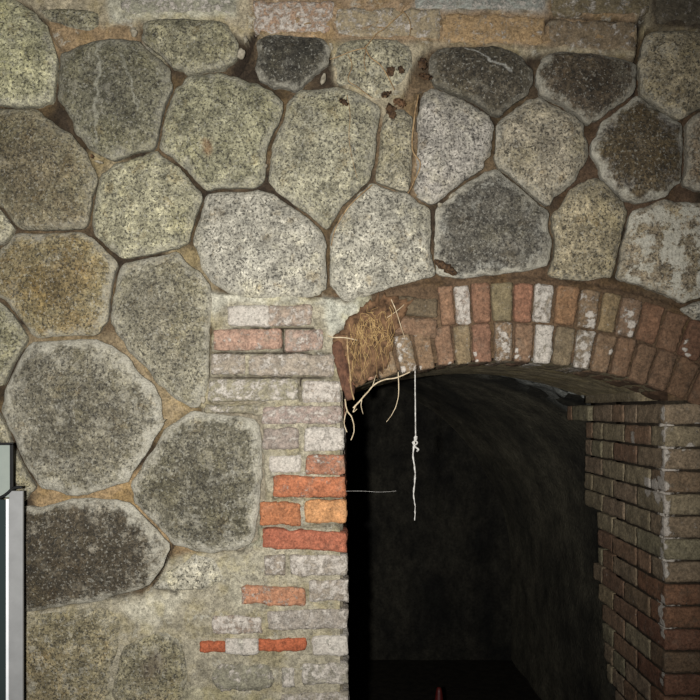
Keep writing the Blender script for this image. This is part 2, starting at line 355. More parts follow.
# (points, base colour, core colour, core amount, rim lime, lime patches, bulge m, label)
STONES = [
 ([(-50,0),(0,-4),(22,2),(40,18),(52,38),(55,70),(52,100),(30,104),(-50,104)], (150,149,122), (128,130,100), .6, .25, .1, .016, 'pale greenish grey wall stone in the upper left corner'),
 ([(38,10),(60,7),(98,10),(100,25),(92,31),(70,29),(50,20)], (118,116,98), (92,92,78), .5, .2, .1, .008, 'small flat sliver of grey stone set in clay above the dark olive round stone'),
 ([(58,68),(62,52),(80,44),(100,38),(130,38),(150,50),(168,68),(170,85),(161,115),(158,140),(145,150),(120,158),(100,155),(80,138),(68,115),(56,95)], (118,117,100), (88,88,76), .8, .18, .15, .018, 'dark olive round stone with two pale vertical streaks, near the top left'),
 ([(141,22),(150,18),(180,16),(225,20),(238,40),(237,58),(215,68),(190,72),(175,65),(155,50),(143,38)], (126,124,104), (108,107,90), .6, .2, .1, .012, 'flat topped wide stone between the pale plastered slab and the large orange stained stone'),
 ([(165,110),(172,92),(190,75),(215,71),(240,78),(262,86),(280,97),(282,110),(278,125),(270,140),(266,160),(265,178),(250,188),(225,188),(205,190),(190,178),(175,162),(160,150),(160,130)], (130,129,108), (114,114,98), .6, .25, .1, .018, 'large grey stone bearing a small orange stain, upper left of centre'),
 ([(297,92),(320,87),(345,88),(365,95),(380,108),(378,130),(375,155),(370,178),(355,192),(340,208),(328,228),(318,222),(300,205),(280,192),(270,180),(268,160),(273,138),(282,122),(290,102)], (138,136,118), (118,118,104), .6, .22, .1, .018, 'tall shield shaped grey stone pointing down, with a thin root trailing on its right half'),
 ([(256,40),(270,34),(300,35),(323,37),(330,48),(325,65),(305,80),(290,87),(270,82),(254,72),(258,55)], (92,91,82), (62,62,56), .95, .35, .1, .012, 'charcoal dark half round stone below the pinkish brick at the top edge'),
 ([(338,42),(360,38),(395,38),(412,47),(413,62),(403,80),(390,92),(378,98),(360,90),(338,80),(334,60)], (138,135,116), (128,126,110), .5, .2, .15, .008, 'pale low stone crossed by dry twigs below the tan brick band'),
 ([(430,55),(440,46),(465,45),(500,46),(520,52),(533,70),(530,90),(515,103),(500,114),(485,105),(465,95),(440,85),(428,75)], (96,92,80), (72,69,60), .95, .15, .08, .014, 'dark brown grey stone scratched with a pale diagonal line, top right of centre'),
 ([(381,122),(392,108),(405,108),(412,118),(412,150),(409,185),(401,190),(388,186),(376,178),(379,150)], (140,136,118), (122,118,100), .6, .15, .1, .010, 'narrow upright sliver of stone beside the brown crack, right of the shield shaped stone'),
 ([(421,92),(440,88),(465,100),(485,112),(494,130),(492,150),(480,170),(460,185),(440,200),(427,202),(414,194),(418,170),(419,130)], (146,143,136), (118,116,106), .55, .18, .25, .016, 'pale lilac grey stone with whitish blotches, right of the vertical crack'),
 ([(497,130),(510,112),(525,101),(545,97),(565,105),(583,118),(586,140),(587,160),(575,178),(560,192),(547,205),(530,192),(512,178),(497,160)], (140,134,118), (118,113,102), .6, .3, .1, .018, 'egg shaped light brown grey stone under the two dark stones, upper right'),
 ([(541,58),(552,51),(590,52),(625,57),(637,66),(636,85),(625,100),(605,112),(588,120),(565,108),(545,95),(539,78)], (118,113,100), (74,68,58), 1.0, .4, .05, .014, 'dark brown flat topped stone with grey rim, beside the brown hexagonal stone'),
 ([(595,140),(600,125),(618,110),(635,96),(655,105),(672,117),(684,130),(685,150),(683,175),(670,192),(645,203),(625,196),(608,183),(600,165),(594,150)], (138,134,126), (84,76,60), 1.0, .75, .05, .018, 'dark brown hexagonal stone with a pale grey rim, at the upper right'),
 ([(645,35),(655,29),(680,29),(705,32),(745,40),(748,95),(718,104),(700,108),(680,118),(665,110),(645,96),(641,70)], (134,126,106), (108,101,80), .6, .25, .2, .014, 'mottled tan stone with upright streaks in the top right corner'),
 ([(688,125),(700,108),(745,103),(755,150),(740,190),(700,190),(686,182),(687,160)], (122,112,96), (92,82,70), .7, .3, .2, .014, 'stone cut off by the right edge, beside the brown hexagonal stone'),
 ([(548,226),(562,204),(578,186),(592,177),(608,185),(622,200),(627,215),(622,250),(614,276),(590,280),(562,279),(549,276),(554,262),(556,240)], (142,134,112), (124,116,96), .5, .15, .1, .014, 'tan grey upright stone between the bluish dark stone and the whitish mottled one'),
 ([(436,210),(455,190),(480,175),(497,169),(515,180),(535,198),(550,215),(556,240),(550,262),(530,270),(495,275),(460,278),(440,274),(434,255),(434,230)], (152,152,144), (88,87,80), 1.0, .6, .15, .018, 'dark bluish grey stone with a whitish rim, standing over the crown of the brick arch'),
 ([(333,232),(345,210),(358,194),(373,182),(400,192),(428,206),(432,225),(431,250),(435,275),(405,283),(370,294),(345,303),(333,290),(330,260)], (152,150,138), (128,127,118), .5, .25, .2, .016, 'large pale grey stone above the left haunch of the arch'),
 ([(193,240),(195,220),(205,198),(215,190),(245,190),(268,192),(290,208),(310,220),(323,234),(326,255),(325,285),(318,296),(290,298),(250,300),(225,293),(208,275),(198,255)], (153,151,140), (124,125,117), .55, .3, .2, .018, 'wide pale grey stone directly above the patch of pinkish bricks'),
 ([(95,190),(105,170),(125,157),(150,152),(172,158),(190,175),(201,195),(198,215),(187,240),(170,248),(145,256),(125,258),(105,248),(95,232),(92,210)], (146,144,122), (128,127,108), .5, .2, .12, .018, 'round pale stone, rim nearly unbroken, right of the mottled stone on the left edge'),
 ([(-50,108),(-10,105),(10,108),(35,110),(55,122),(75,140),(92,165),(95,180),(90,205),(85,225),(60,230),(25,230),(12,220),(0,204),(-20,190),(-50,185)], (126,121,100), (88,82,66), .78, .15, .1, .018, 'brownish grey stone on the left edge with cloudy pale blotches, below the greenish corner stone'),
 ([(-50,205),(-10,206),(0,210),(10,227),(8,232),(0,242),(-50,250)], (146,143,122), (130,128,108), .4, .3, .2, .010, 'pale tip of a stone wedged at the left edge, the smallest of the edge stones'),
 ([(5,245),(20,233),(60,231),(85,235),(100,245),(116,262),(112,285),(105,318),(98,333),(70,336),(35,337),(20,318),(5,300),(-12,285),(-12,262)], (134,125,98), (98,86,60), .75, .35, .1, .016, 'olive brown stained stone at the left, above the largest stone'),
 ([(115,275),(125,262),(150,256),(178,252),(190,265),(205,280),(213,300),(210,330),(208,370),(206,395),(195,407),(175,400),(160,385),(145,365),(125,345),(113,330),(112,300)], (140,137,120), (98,96,84), .78, .35, .1, .016, 'tall grey stone with dark speckled patches, immediately left of the pinkish bricks'),
 ([(-50,295),(-15,297),(0,304),(10,315),(24,335),(20,350),(8,370),(0,385),(-50,395)], (132,130,108), (112,110,94), .5, .2, .1, .014, 'half stone at the left edge between the olive stone and the largest stone'),
 ([(2,400),(10,375),(22,350),(35,342),(75,339),(105,342),(120,352),(145,380),(162,402),(160,430),(150,455),(130,478),(110,488),(75,494),(50,492),(35,485),(22,465),(12,440),(2,420)], (152,149,134), (92,90,78), .90, .62, .18, .020, 'largest rounded stone of the wall, grey with a dark centre, at the lower left'),
 ([(-50,405),(-10,408),(0,418),(12,445),(22,470),(34,485),(30,495),(18,503),(0,506),(-50,508)], (132,128,108), (112,108,92), .5, .2, .1, .012, 'dull grey stone partly behind the metal stand at the left edge'),
 ([(131,488),(135,475),(150,445),(165,430),(185,415),(200,412),(240,416),(258,420),(262,450),(260,500),(254,540),(240,551),(205,552),(178,547),(165,535),(150,520),(135,500)], (150,147,131), (78,77,66), .90, .60, .18, .018, 'broad stone with a charcoal centre fading into plaster, left of the bare orange bricks'),
 ([(-40,512),(0,510),(30,508),(60,503),(95,500),(120,499),(140,515),(160,532),(168,545),(162,565),(148,585),(135,592),(100,600),(60,607),(20,612),(-40,615)], (158,153,138), (70,66,56), 1.0, .55, .05, .020, 'blackish brown stone with a pale upper rim, beside the metal stand'),
 ([(-40,622),(20,618),(60,612),(104,607),(124,618),(116,650),(104,700),(100,745),(-40,745)], (122,116,94), (98,88,66), .7, .12, .25, .008, 'rough brownish stone in the bottom left corner, half buried in plaster'),
 ([(118,660),(130,642),(160,630),(182,640),(188,670),(182,712),(150,728),(122,722),(112,690)], (122,118,98), (98,90,74), .6, .15, .2, .007, 'purplish stained buried stone between the rough brownish stone and the rounded cobble'),
 ([(152,590),(165,573),(185,561),(200,556),(216,562),(226,578),(210,590),(180,592)], (156,153,138), (140,138,124), .4, .3, .4, .007, 'pale wedge of stone in the plaster below the broad charcoal centred stone'),
 ([(620,278),(618,262),(625,235),(630,215),(645,206),(665,202),(690,200),(720,205),(722,240),(712,296),(690,303),(660,292),(640,284)], (136,126,108), (106,100,80), .7, .25, .75, .012, 'whitish mottled stone above the right haunch of the arch'),
 ([(684,310),(695,300),(745,290),(750,318),(700,322)], (142,140,130), (130,128,118), .4, .3, .3, .008, 'small pale pointed stone at the right edge over the arch'),
]
def in_poly(x, y, poly):
    c = np.zeros(np.shape(x), bool); n = len(poly)
    for i in range(n):
        x1, y1 = poly[i]; x2, y2 = poly[(i+1) % n]
        if y1 == y2: continue
        k = ((y1 > y) != (y2 > y)) & (x < (x2-x1)*(y-y1)/(y2-y1)+x1)
        c ^= k
    return c
def sdist(x, y, poly, closed=True):
    """signed distance, negative inside"""
    d = np.full(np.shape(x), 1e9); n = len(poly)
    for i in range(n if closed else n-1):
        x1, y1 = poly[i]; x2, y2 = poly[(i+1) % n]
        L = (x2-x1)**2+(y2-y1)**2+1e-9
        t = np.clip(((x-x1)*(x2-x1)+(y-y1)*(y2-y1))/L, 0, 1)
        d = np.minimum(d, np.hypot(x-(x1+t*(x2-x1)), y-(y1+t*(y2-y1))))
    if closed: d = np.where(in_poly(x, y, poly), -d, d)
    return d
NOUT = 96
def resample(poly, n=NOUT):
    p = np.array(poly, float)
    # one round of corner cutting keeps them many-sided but worn
    q = []
    for i in range(len(p)):
        a, b = p[i], p[(i+1) % len(p)]; q += [a*.82+b*.18, a*.18+b*.82]
    q = np.array(q); d = np.hypot(*(np.roll(q, -1, 0)-q).T); s = np.concatenate([[0], np.cumsum(d)])
    q = np.vstack([q, q[:1]]); t = np.linspace(0, s[-1], n, endpoint=False)
    return np.stack([np.interp(t, s, q[:, 0]), np.interp(t, s, q[:, 1])], 1)
OUT = [resample(s[0]) for s in STONES]; CEN = [o.mean(0) for o in OUT]
GAP = 3.6
for it in range(3):
    new = []
    for i, o in enumerate(OUT):
        d = np.full(NOUT, 1e9)
        for j, q in enumerate(OUT):
            if i == j or np.hypot(*(CEN[i]-CEN[j])) > 230: continue
            d = np.minimum(d, sdist(o[:, 0], o[:, 1], [tuple(v) for v in q[::2]]))
        mv = np.clip((d-GAP)*0.5, -4, 1.2); mv[d > 9] = 0
        v = o-CEN[i]; L = np.hypot(*v.T)[:, None]
        k = mv; k = (np.roll(k, 1)+2*k+np.roll(k, -1))/4
        new.append(o+v/L*k[:, None])
    OUT = new

def build_stone(i):
    pts, base, core, camt, rim, lim, bulge, label = STONES[i]
    o, c = OUT[i], OUT[i].mean(0); seed = i*7.31
    rmean = np.hypot(*(o-c).T).mean()
    V, Fc, rad = [], [], []
    ts = [0.0, .12, .24, .36, .47, .57, .66, .74, .80, .85, .89, .92, .945, .965, .98, .992, 1.0]
    for a, t in enumerate(ts[1:]):
        for k in range(NOUT):
            q = c+(o[k]-c)*t
            wv = Vector((o[k][0]*.035+seed, o[k][1]*.035, 0)); jag = (fbm(wv, 1, 3, .6)*3.2+mnoise.noise(wv*9)*0.9)*t*t
            dirn = (o[k]-c)/np.hypot(*(o[k]-c)); q = q+dirn*jag
            edge = (1-t)*rmean                       # px from the rim
            h = -bulge*(1-t**2.6)-0.004+0.013*math.exp(-edge/3.2)
            pp = (q[0]*S+seed, 0, q[1]*S)
            h += -0.006*fbm(pp, 14, 4, .55)-0.0022*fbm(pp, 70, 2, .6)
            V.append(P(q[0], q[1], h)); rad.append(t)
    # the sides run back into the wall
    n_r = len(ts)-1
    for s_, dep in enumerate((0.022, 0.045, 0.075)):
        for k in range(NOUT):
            q = c+(V_last(V, n_r, k, c)-c)*(1-0.012*(s_+1))
            V.append(P(q[0], q[1], dep)); rad.append(1.0)
    V.append(P(c[0], c[1], -bulge-0.004)); rad.append(0.0); ci = len(V)-1
    R = n_r+3
    for r in range(R-1):
        for k in range(NOUT):
            k2 = (k+1) % NOUT
            Fc.append((r*NOUT+k, r*NOUT+k2, (r+1)*NOUT+k2, (r+1)*NOUT+k))
    for k in range(NOUT): Fc.append((ci, (k+1) % NOUT, k))
    Fc.append(tuple((R-1)*NOUT+k for k in range(NOUT)))
    N = len(V)
    ob = mesh('stone', V, Fc, M_STONE, None, True, {'rad': rad, 'coreamt': [camt if camt > .74 else camt*.7]*N, 'rimamt': [rim]*N, 'limeamt': [lim]*N},
              {'base': [lin(dull((base[0]-3, base[1]-6, base[2]-9), .05))]*N, 'corecol': [lin(dull((core[0]-4, core[1]-7, core[2]-9), .05))]*N})
    bm = bmesh.new(); bm.from_mesh(ob.data); bmesh.ops.recalc_face_normals(bm, faces=bm.faces); bm.to_mesh(ob.data); bm.free()
    recentre(ob, P(c[0], c[1], 0))
    tag(ob, label, 'stone', R_TOP)
def V_last(V, n_r, k, c):
    v = V[(n_r-1)*NOUT+k]
    return np.array([v.x/S+350, HOR-(v.z-EYE)/S])

# ------------------------------------------------------------------ arch geometry (px)
ACX, ACY, RIN, RMID, ROUT = 505.0, 805.0, 443.0, 483.0, 523.0
JL, JR = 346.0, 665.0
def arch_pt(ang, r, d=0.0):      # ang in degrees from vertical, clockwise to the right
    a = math.radians(ang); return P(ACX+r*math.sin(a), ACY-r*math.cos(a), d)

# ------------------------------------------------------------------ the mortar face of the wall (setting)
PLASTER = [
 ([(200,290),(330,296),(345,300),(362,292),(370,296),(366,312),(350,322),(338,332),(342,350),(352,400),(352,800),(-150,800),(-150,612),(20,612),(60,607),(140,594),(152,585),(165,562),(200,552),(240,552),(256,540),(263,500),(261,430),(258,418),(196,408),(208,385),(210,330)], (138,131,113)),
 ([(-150,-150),(850,-150),(850,26),(700,30),(650,28),(640,40),(639,56),(600,52),(540,52),(520,52),(480,44),(430,46),(416,60),(408,84),(395,104),(383,118),(378,104),(345,86),(334,80),(331,52),(325,36),(262,36),(252,36),(238,36),(225,20),(180,15),(142,18),(128,38),(60,48),(45,18),(20,0),(-150,-4)], (146,136,114)),
 ([(414,90),(422,88),(418,196),(410,196)], (128,106,78)),
]
TINTS = [  # (polygon, colour): where the joints show tan sandy mortar or clay
 ([(28,488),(130,478),(150,470),(150,520),(200,556),(168,590),(140,600),(125,505),(30,515)], (156,126,84)),
 ([(100,330),(120,330),(165,385),(200,410),(180,420),(160,440),(150,400),(110,345)], (150,128,92)),
 ([(-30,330),(110,332),(115,345),(-30,345)], (132,112,80)),
 ([(40,20),(130,22),(140,40),(60,55),(45,40)], (150,122,84)),
 ([(88,150),(110,150),(130,165),(95,185)], (150,132,96)),
 ([(160,240),(210,250),(225,310),(205,320)], (142,124,90)),
 ([(330,290),(440,272),(560,266),(640,286),(760,325),(760,800),(640,800),(640,420),(345,420)], (98,74,50)),
 ([(560,60),(700,60),(700,220),(560,220)], (88,66,46)),
 ([(250,-20),(640,-20),(640,50),(250,36)], (160,130,94)),
 ([(415,-60),(548,-60),(548,10),(415,8)], (150,150,142)),
 ([(640,-60),(860,-60),(860,30),(650,28)], (84,72,58)),
 ([(95,150),(230,-40),(240,20),(150,20)], (150,144,124)),
 ([(380,80),(435,80),(425,205),(375,190)], (128,104,74)),
]
CRACKS = [([(264,12),(259,26),(248,38),(243,52),(236,66),(226,74)], 3.2), ([(645,8),(641,30),(640,60),(638,88)], 2.4),
          ([(545,30),(546,20),(556,14),(590,16),(640,22)], 1.6), ([(0,18),(8,60)], .1),
          ([(138,592),(156,578),(163,562),(170,545)], 1.8), ([(150,588),(168,590),(176,594)], 1.2), ([(108,694),(130,688),(160,684)], 1.2),
          ([(226,327),(312,327.5)], 1.0), ([(213,352),(283,352.5),(330,354)], 1.2), ([(211,377),(300,377),(338,379)], 1.2), ([(208,402.5),(264,403)], .9), ([(282.5,330),(282.5,350)], .8), ([(274,498.5),(345,499)], 1.0), ([(262,528),(345,526)], 1.1), ([(300,380),(300,400)], .9),
          ([(420,96),(421,112),(419,128)], 2.2)]
HOLE = [(JL-4, 900), (JL-4, 392)]+[(ACX+(RIN+3)*math.sin(math.radians(a)), ACY-(RIN+3)*math.cos(math.radians(a))) for a in np.linspace(-20.9, 21.3, 40)]+[(JR+5, 392), (JR+5, 900)]
step = 2.5
xs = np.arange(-160, 861, step); ys = np.arange(-160, 976, step)
X, Y = np.meshgrid(xs, ys)
flush = np.zeros(X.shape); base = np.zeros(X.shape+(4,)); base[:] = lin((52, 43, 33))
nz = np.array([[fbm((x*.02, 0, y*.02), 1, 3, .6) for x in xs] for y in ys])
nf = np.array([[fbm((x*.09, 3, y*.09), 1, 3, .6) for x in xs] for y in ys])
def wmask(poly, soft=4.0, jit=9.0):
    return np.clip(0.5-(sdist(X, Y, poly)+nz*jit+nf*4)/soft, 0, 1)
bandw = np.clip((nz+0.12)*3, 0, 1)[..., None]
base = base*(1-bandw)+np.array(lin((86, 72, 54)))*bandw
for poly, colr in TINTS:
    m = wmask(poly, 10)[..., None]; base = base*(1-m)+np.array(lin(dull(colr, .22, .88)))*m
for q, (poly, colr) in enumerate(PLASTER):
    m = wmask(poly, 3, 4 if q < 2 else 1); flush = np.maximum(flush, m)
    if q == 0: base = base*(1-m[..., None])+np.array(lin(colr))*m[..., None]
    if q == 1:
        k = (wmask([(250,-20),(640,-20),(640,50),(250,36)], 10)+wmask([(640,-160),(860,-160),(860,30),(650,28)], 10)+wmask([(40,20),(130,22),(140,40),(60,55),(45,40)], 8)).clip(0, 1)
        mm = (m*(1-k))[..., None]; base = base*(1-mm)+np.array(lin(colr))*mm
for poly, colr in [([(322,292),(345,302),(363,294),(368,300),(352,318),(340,330),(330,338),(322,318)], (158,156,142)), ([(118,606),(150,596),(190,592),(172,612),(150,634),(138,626)], (160,154,136)),
                   ([(205,288),(325,300),(322,306),(230,302),(212,318)], (164,160,144)), ([(212,560),(262,552),(262,600),(235,612)], (146,140,122)), ([(60,690),(200,688),(280,700),(280,760),(60,760)], (140,134,112)),
                   ([(238,420),(262,420),(262,546),(244,548)], (142,140,126)), ([(100,-40),(235,-40),(236,16),(150,17),(110,24)], (156,152,134))]:
    m = wmask(poly, 6, 5)[..., None]; base = base*(1-m)+np.array(lin(colr))*m
dep = 0.034-0.029*flush+0.006*nz+0.004*nf*(1-flush*.3)
dep = np.where(flush > .5, dep-0.004*np.clip(nz, 0, 1), dep)
archm = np.clip((np.hypot(X-ACX, Y-ACY) < ROUT+6)*1.0*(X > 362), 0, 1)
dep = np.where(archm > 0, 0.016, dep)
for line, wd in CRACKS:
    d = sdist(X, Y, line, False)+nf*2.0; m = np.clip((wd-d)/1.5+.5, 0, 1)
    dep += 0.03*m; base = base*(1-m[..., None])+np.array(lin((40, 32, 24)))*m[..., None]
keep = ~in_poly(X, Y, HOLE)
idx = -np.ones(X.shape, int); idx[keep] = np.arange(keep.sum())
V = [P(X[j, i], Y[j, i], dep[j, i]) for j in range(X.shape[0]) for i in range(X.shape[1]) if keep[j, i]]
Fc = []
for j in range(X.shape[0]-1):
    for i in range(X.shape[1]-1):
        a, b, c_, d_ = idx[j, i], idx[j+1, i], idx[j+1, i+1], idx[j, i+1]
        if min(a, b, c_, d_) >= 0: Fc.append((a, b, c_, d_))
wall = mesh('wall_front', V, Fc, M_MORTAR, None, True, {'flush': flush[keep]}, {'base': base[keep]})
tag(wall, 'old mortar and earth bedding of the stone wall', None, None, 'structure')

for i in range(len(STONES)): build_stone(i)

# ------------------------------------------------------------------ helpers on the wall face for bricks
def face_brick(B, x0, y0, x1, y1, col, lime=.3, dirt=.4, depth=.10, front=-0.003, skew=0.0, r=.007, amp=.0036):
    a = P(x0, y1); b = P(x1, y0); cx = (a.x+b.x)/2
    B.add(a.x, b.x, front, depth, a.z, b.z, lin(dull((col[0]-6, col[1]+3, col[2]) if dirt <= .15 else (col[0], col[1]+2, col[2]-2), .25, .84 if dirt <= .15 else .91)), lime, dirt, r=r, amp=amp, step=.009, skew=-skew, seed=x0*.01)
def blob_patch(name, pts, col_mat, parent=None, thick=.006, xf=None, seed=0.0, n=28, front=-0.004):
    """an irregular crust lying on a face; pts = outline on the face, xf maps (u,v,h) to the world"""
    o = resample(pts, n); c = o.mean(0); V, Fc = [], []
    xf = xf or (lambda u, v, h: P(u, v, front-h))
    rings = [(.25, 1), (.5, .95), (.75, .8), (.92, .5), (1.0, .05), (1.0, -.8)]
    for t, hh in rings:
        for k in range(n):
            j = 1+0.22*mnoise.noise(Vector((k*.9, seed, 1)))*t
            q = c+(o[k]-c)*t*j
            h = thick*hh*(1+.8*mnoise.noise(Vector((q[0]*.3+seed, q[1]*.3, 0))))
            V.append(xf(q[0], q[1], h))
    V.append(xf(c[0], c[1], thick)); ci = len(V)-1
    for r in range(len(rings)-1):
        for k in range(n):
            k2 = (k+1) % n; Fc.append((r*n+k, r*n+k2, (r+1)*n+k2, (r+1)*n+k))
    for k in range(n): Fc.append((ci, (k+1) % n, k))
    ob = mesh(name, V, Fc, col_mat)
    bm = bmesh.new(); bm.from_mesh(ob.data); bmesh.ops.recalc_face_normals(bm, faces=bm.faces); bm.to_mesh(ob.data); bm.free()
    if parent: adopt(ob, parent)
    else: recentre(ob, xf(c[0], c[1], 0))
    return ob
def merge_into(objs, name, mat, parent):
    V, Fc = [], []; bpy.context.view_layer.update()
    for o in objs:
        b = len(V); V += [o.matrix_world @ v.co for v in o.data.vertices]; Fc += [tuple(b+i for i in p.vertices) for p in o.data.polygons]
    for o in objs: bpy.data.objects.remove(o)
    m = mesh(name, V, Fc, mat); adopt(m, parent); return m

# ------------------------------------------------------------------ long bricks and slabs of the top band
def band_brick(x0, y0, x1, y1, col, lime, dirt, label, cat='brick', name='brick', skew=0.0, front=.000):
    B = Bricks(); face_brick(B, x0, y0, x1, y1, col, lime+.18, dirt, .10, front+.001, skew, .010, .005)
    o = B.build(name); recentre(o, P((x0+x1)/2, (y0+y1)/2, 0)); tag(o, label, cat, 'bricks and slabs of the top course')
band_brick(253, 0, 333, 32, (172,132,104), .35, .35, 'pinkish orange brick in the top course, above the charcoal half round stone')
band_brick(337, 7, 440, 37, (160,138,106), .25, .35, 'dusty tan brick of the top course, the one crossed by a forked twig', skew=.02)
band_brick(443, 14, 545, 43, (170,132,88), .12, .35, 'tan orange brick of the top course above the scratched dark stone', skew=.03)
band_brick(549, 20, 637, 47, (132,108,82), .15, .5, 'brown clay brick of the top course above the dark flat topped stone', skew=.03)
band_brick(415, -40, 545, 9, (148,148,140), .3, .3, 'bluish grey slab on the top edge above the tan bricks', 'slab', 'stone_slab', .02)
band_brick(551, -40, 650, 13, (122,104,76), .2, .5, 'tan brown slab on the top edge between the grey slab and the dark one', 'slab', 'stone_slab')
band_brick(656, -40, 770, 24, (88,76,62), .1, .5, 'dark brown slab in the top right corner', 'slab', 'stone_slab')
band_brick(120, -40, 236, 12, (146,140,120), .3, .3, 'pale plastered slab on the top edge left of the dark crack', 'slab', 'stone_slab')

# ------------------------------------------------------------------ left brick pier (door jamb side)
pier = tag(empty('brick_pier', P(300, HOR+EYE/S, 0.05)), 'pinkish and orange brick pier patched with plaster, left of the dark opening', 'pier')
PK, LI, WH, OR = (164,128,112), (160,140,132), (168,158,144), (186,96,56)
rows = [
 (227,305,270,326,(160,150,134),.8,.2), (268,305,312,326,(164,134,118),.45,.4),
 (213,329,281,350,(178,124,104),.30,.45), (285,329,323,351,(170,130,116),.40,.3),
 (211,354,245,375,(156,136,120),.45,.5), (248,354,334,376,(158,138,124),.40,.5),
 (208,379,298,401,(150,138,112),.50,.5), (302,381,341,403,(172,150,138),.65,.3),
 (262,406,342,424,(164,134,128),.45,.3), (204,405,258,413,(140,128,104),.4,.5),
 (262,428,299,449,(150,128,122),.35,.4), (304,427,345,451,(172,160,152),.70,.2),
 (268,455,301,473,(156,148,134),.85,.3),
 (264,555,286,576,(146,126,112),.50,.5), (290,555,347,576,(164,146,134),.60,.5),
 (309,580,348,602,(156,136,122),.55,.6),
 (212,616,262,634,(158,130,116),.60,.4), (267,610,348,630,(160,144,136),.45,.2),
 (312,636,348,656,(168,166,152),.85,.3), (302,664,348,685,(152,142,128),.55,.5),
 (281,668,295,688,(146,140,126),.6,.5), (280,693,348,716,(150,136,122),.5,.5),
 (290,722,348,744,(150,136,122),.5,.5), (262,722,286,744,(150,136,122),.5,.5), (270,750,348,772,(150,136,122),.5,.5)]
B = Bricks()
for x0, y0, x1, y1, c_, l_, d_ in rows:
    c_ = tuple(a_*.75+b_*.25 for a_, b_ in zip(c_, (160, 148, 124))); face_brick(B, x0, y0, x1, y1, c_, l_, d_, skew=-.01+.02*((x0*7) % 3-1)*.4)
B.build('brick_facing', pier)
for x0, y0, x1, y1, c_, l_, sk, lab in [
 (306,455,345,474,(170,104,76),.34,-.03,'chipped orange red brick with whitish upper edge'),
 (274,476,346,497,(184,98,60),.22,.02,'full length orange red brick streaked with tan'),
 (260,502,301,525,(182,102,60),.12,.02,'short orange brick with rounded corners'),
 (305,500,346,523,(202,132,76),.08,-.01,'light yellowish orange brick'),
 (262,530,347,550,(178,90,62),.06,.05,'long smooth brick red brick, tilted up to the right'),
 (241,587,305,605,(182,116,82),.36,.04,'orange brick fading to pink on its right end'),
 (199,641,226,652,(184,84,48),.0,.0,'short stub of bright orange brick'),
 (257,639,306,651,(184,84,48),.0,.0,'bright orange broken brick next to the white patch')]:
    B = Bricks(); face_brick(B, x0, y0, x1, y1, c_, l_, .25, .1, -.006, sk); o = B.build('exposed_brick', pier); tag(o, lab)
B = Bricks(); face_brick(B, 224, 638, 259, 655, (205,188,170), .7, .05, .1, -.007); tag(B.build('lime_patch', pier), 'white lime patch over the broken orange brick')
# rounded stone built into the pier
B = Bricks(); face_brick(B, 210, 664, 276, 692, (136,128,108), .35, .4, .09, -.008, 0, .035, .004); tag(B.build('rounded_cobble', pier), 'rounded grey cobble')
# the reveal of the pier, inside the passage
B = Bricks(); rnd = random.Random(4)
for k in range(-1, 24):
    y1 = 402+k*24.6; d0 = .10+.06*(k % 2)
    while d0 < .70:
        L = rnd.uniform(.19, .23)
        a = P(JL-34, y1+22); b = P(JL-1, y1); B.add(a.x, b.x, d0, min(d0+L, .78), a.z, b.z, lin(rnd.choice([(136,112,98), (128,112,100), (140,100,82)])), .3, .6, step=.02)
        d0 += L+.01
B.build('reveal_bricks', pier)
me_core = Bricks(); a = P(200, HOR+EYE/S); b = P(JL-3, 385); me_core.add(a.x, b.x, .02, .77, a.z, b.z, lin((120,112,96)), .1, .5, step=.08, amp=.001); me_core.build('mortar_core', pier)

# ------------------------------------------------------------------ right brick jamb
jamb = tag(empty('brick_pier', P(700, HOR+EYE/S, 0.3)), 'dim brown brick pier right of the dark opening, lime streak down its corner', 'pier')
xr = P(JR, 0).x; rnd = random.Random(5)
def on_reveal(py, d, rad): LIME_SPOTS.append((Vector((xr, d, P(0, py).z)), rad))
y = 410.0
while y < 588:
    on_reveal(y, rnd.uniform(.0, .02), rnd.uniform(.012, .024)*(1 if y > 470 else .85)); y += rnd.uniform(4.5, 8.5)
for py, d, rad in [(484,.04,.03),(488,.08,.035),(490,.12,.035),(496,.13,.026),(486,.135,.024),(500,.05,.028),(440,.255,.026),(446,.25,.016),(436,.25,.014),
                   (606,.02,.02),(615,.03,.026),(626,.02,.028),(636,.015,.018),(600,.015,.016),(675,.02,.018),(685,.025,.014)]: on_reveal(py, d, rad)
for px, py, rad in [(690,446,.016),(684,449,.010),(703,392,.022),(706,408,.02),(697,424,.012)]: LIME_SPOTS.append((P(px, py), rad))
B = Bricks(); rnd = random.Random(11)
GB = [(130,118,95), (124,112,90), (132,117,92), (122,106,86), (126,109,90), (120,112,90)]
RB = [(120,96,76), (114,90,72), (122,100,80), (112,94,74)]
FB = [(112,82,62), (104,74,58), (112,94,74), (100,82,64)]
backs = {0: .95, 1: .74, 2: .75, 3: .75, 4: .76, 5: .75, 6: .61, 7: .60, 8: .60, 9: .65, 10: .60, 11: .55, 12: .55, 13: .53, 14: .50, 15: .42}
B.add(xr+.006, xr+.16, .225, .79, P(0, 401).z, P(0, 380).z, lin((118,106,84)), .2, .6, r=.006, amp=.003, step=.02)
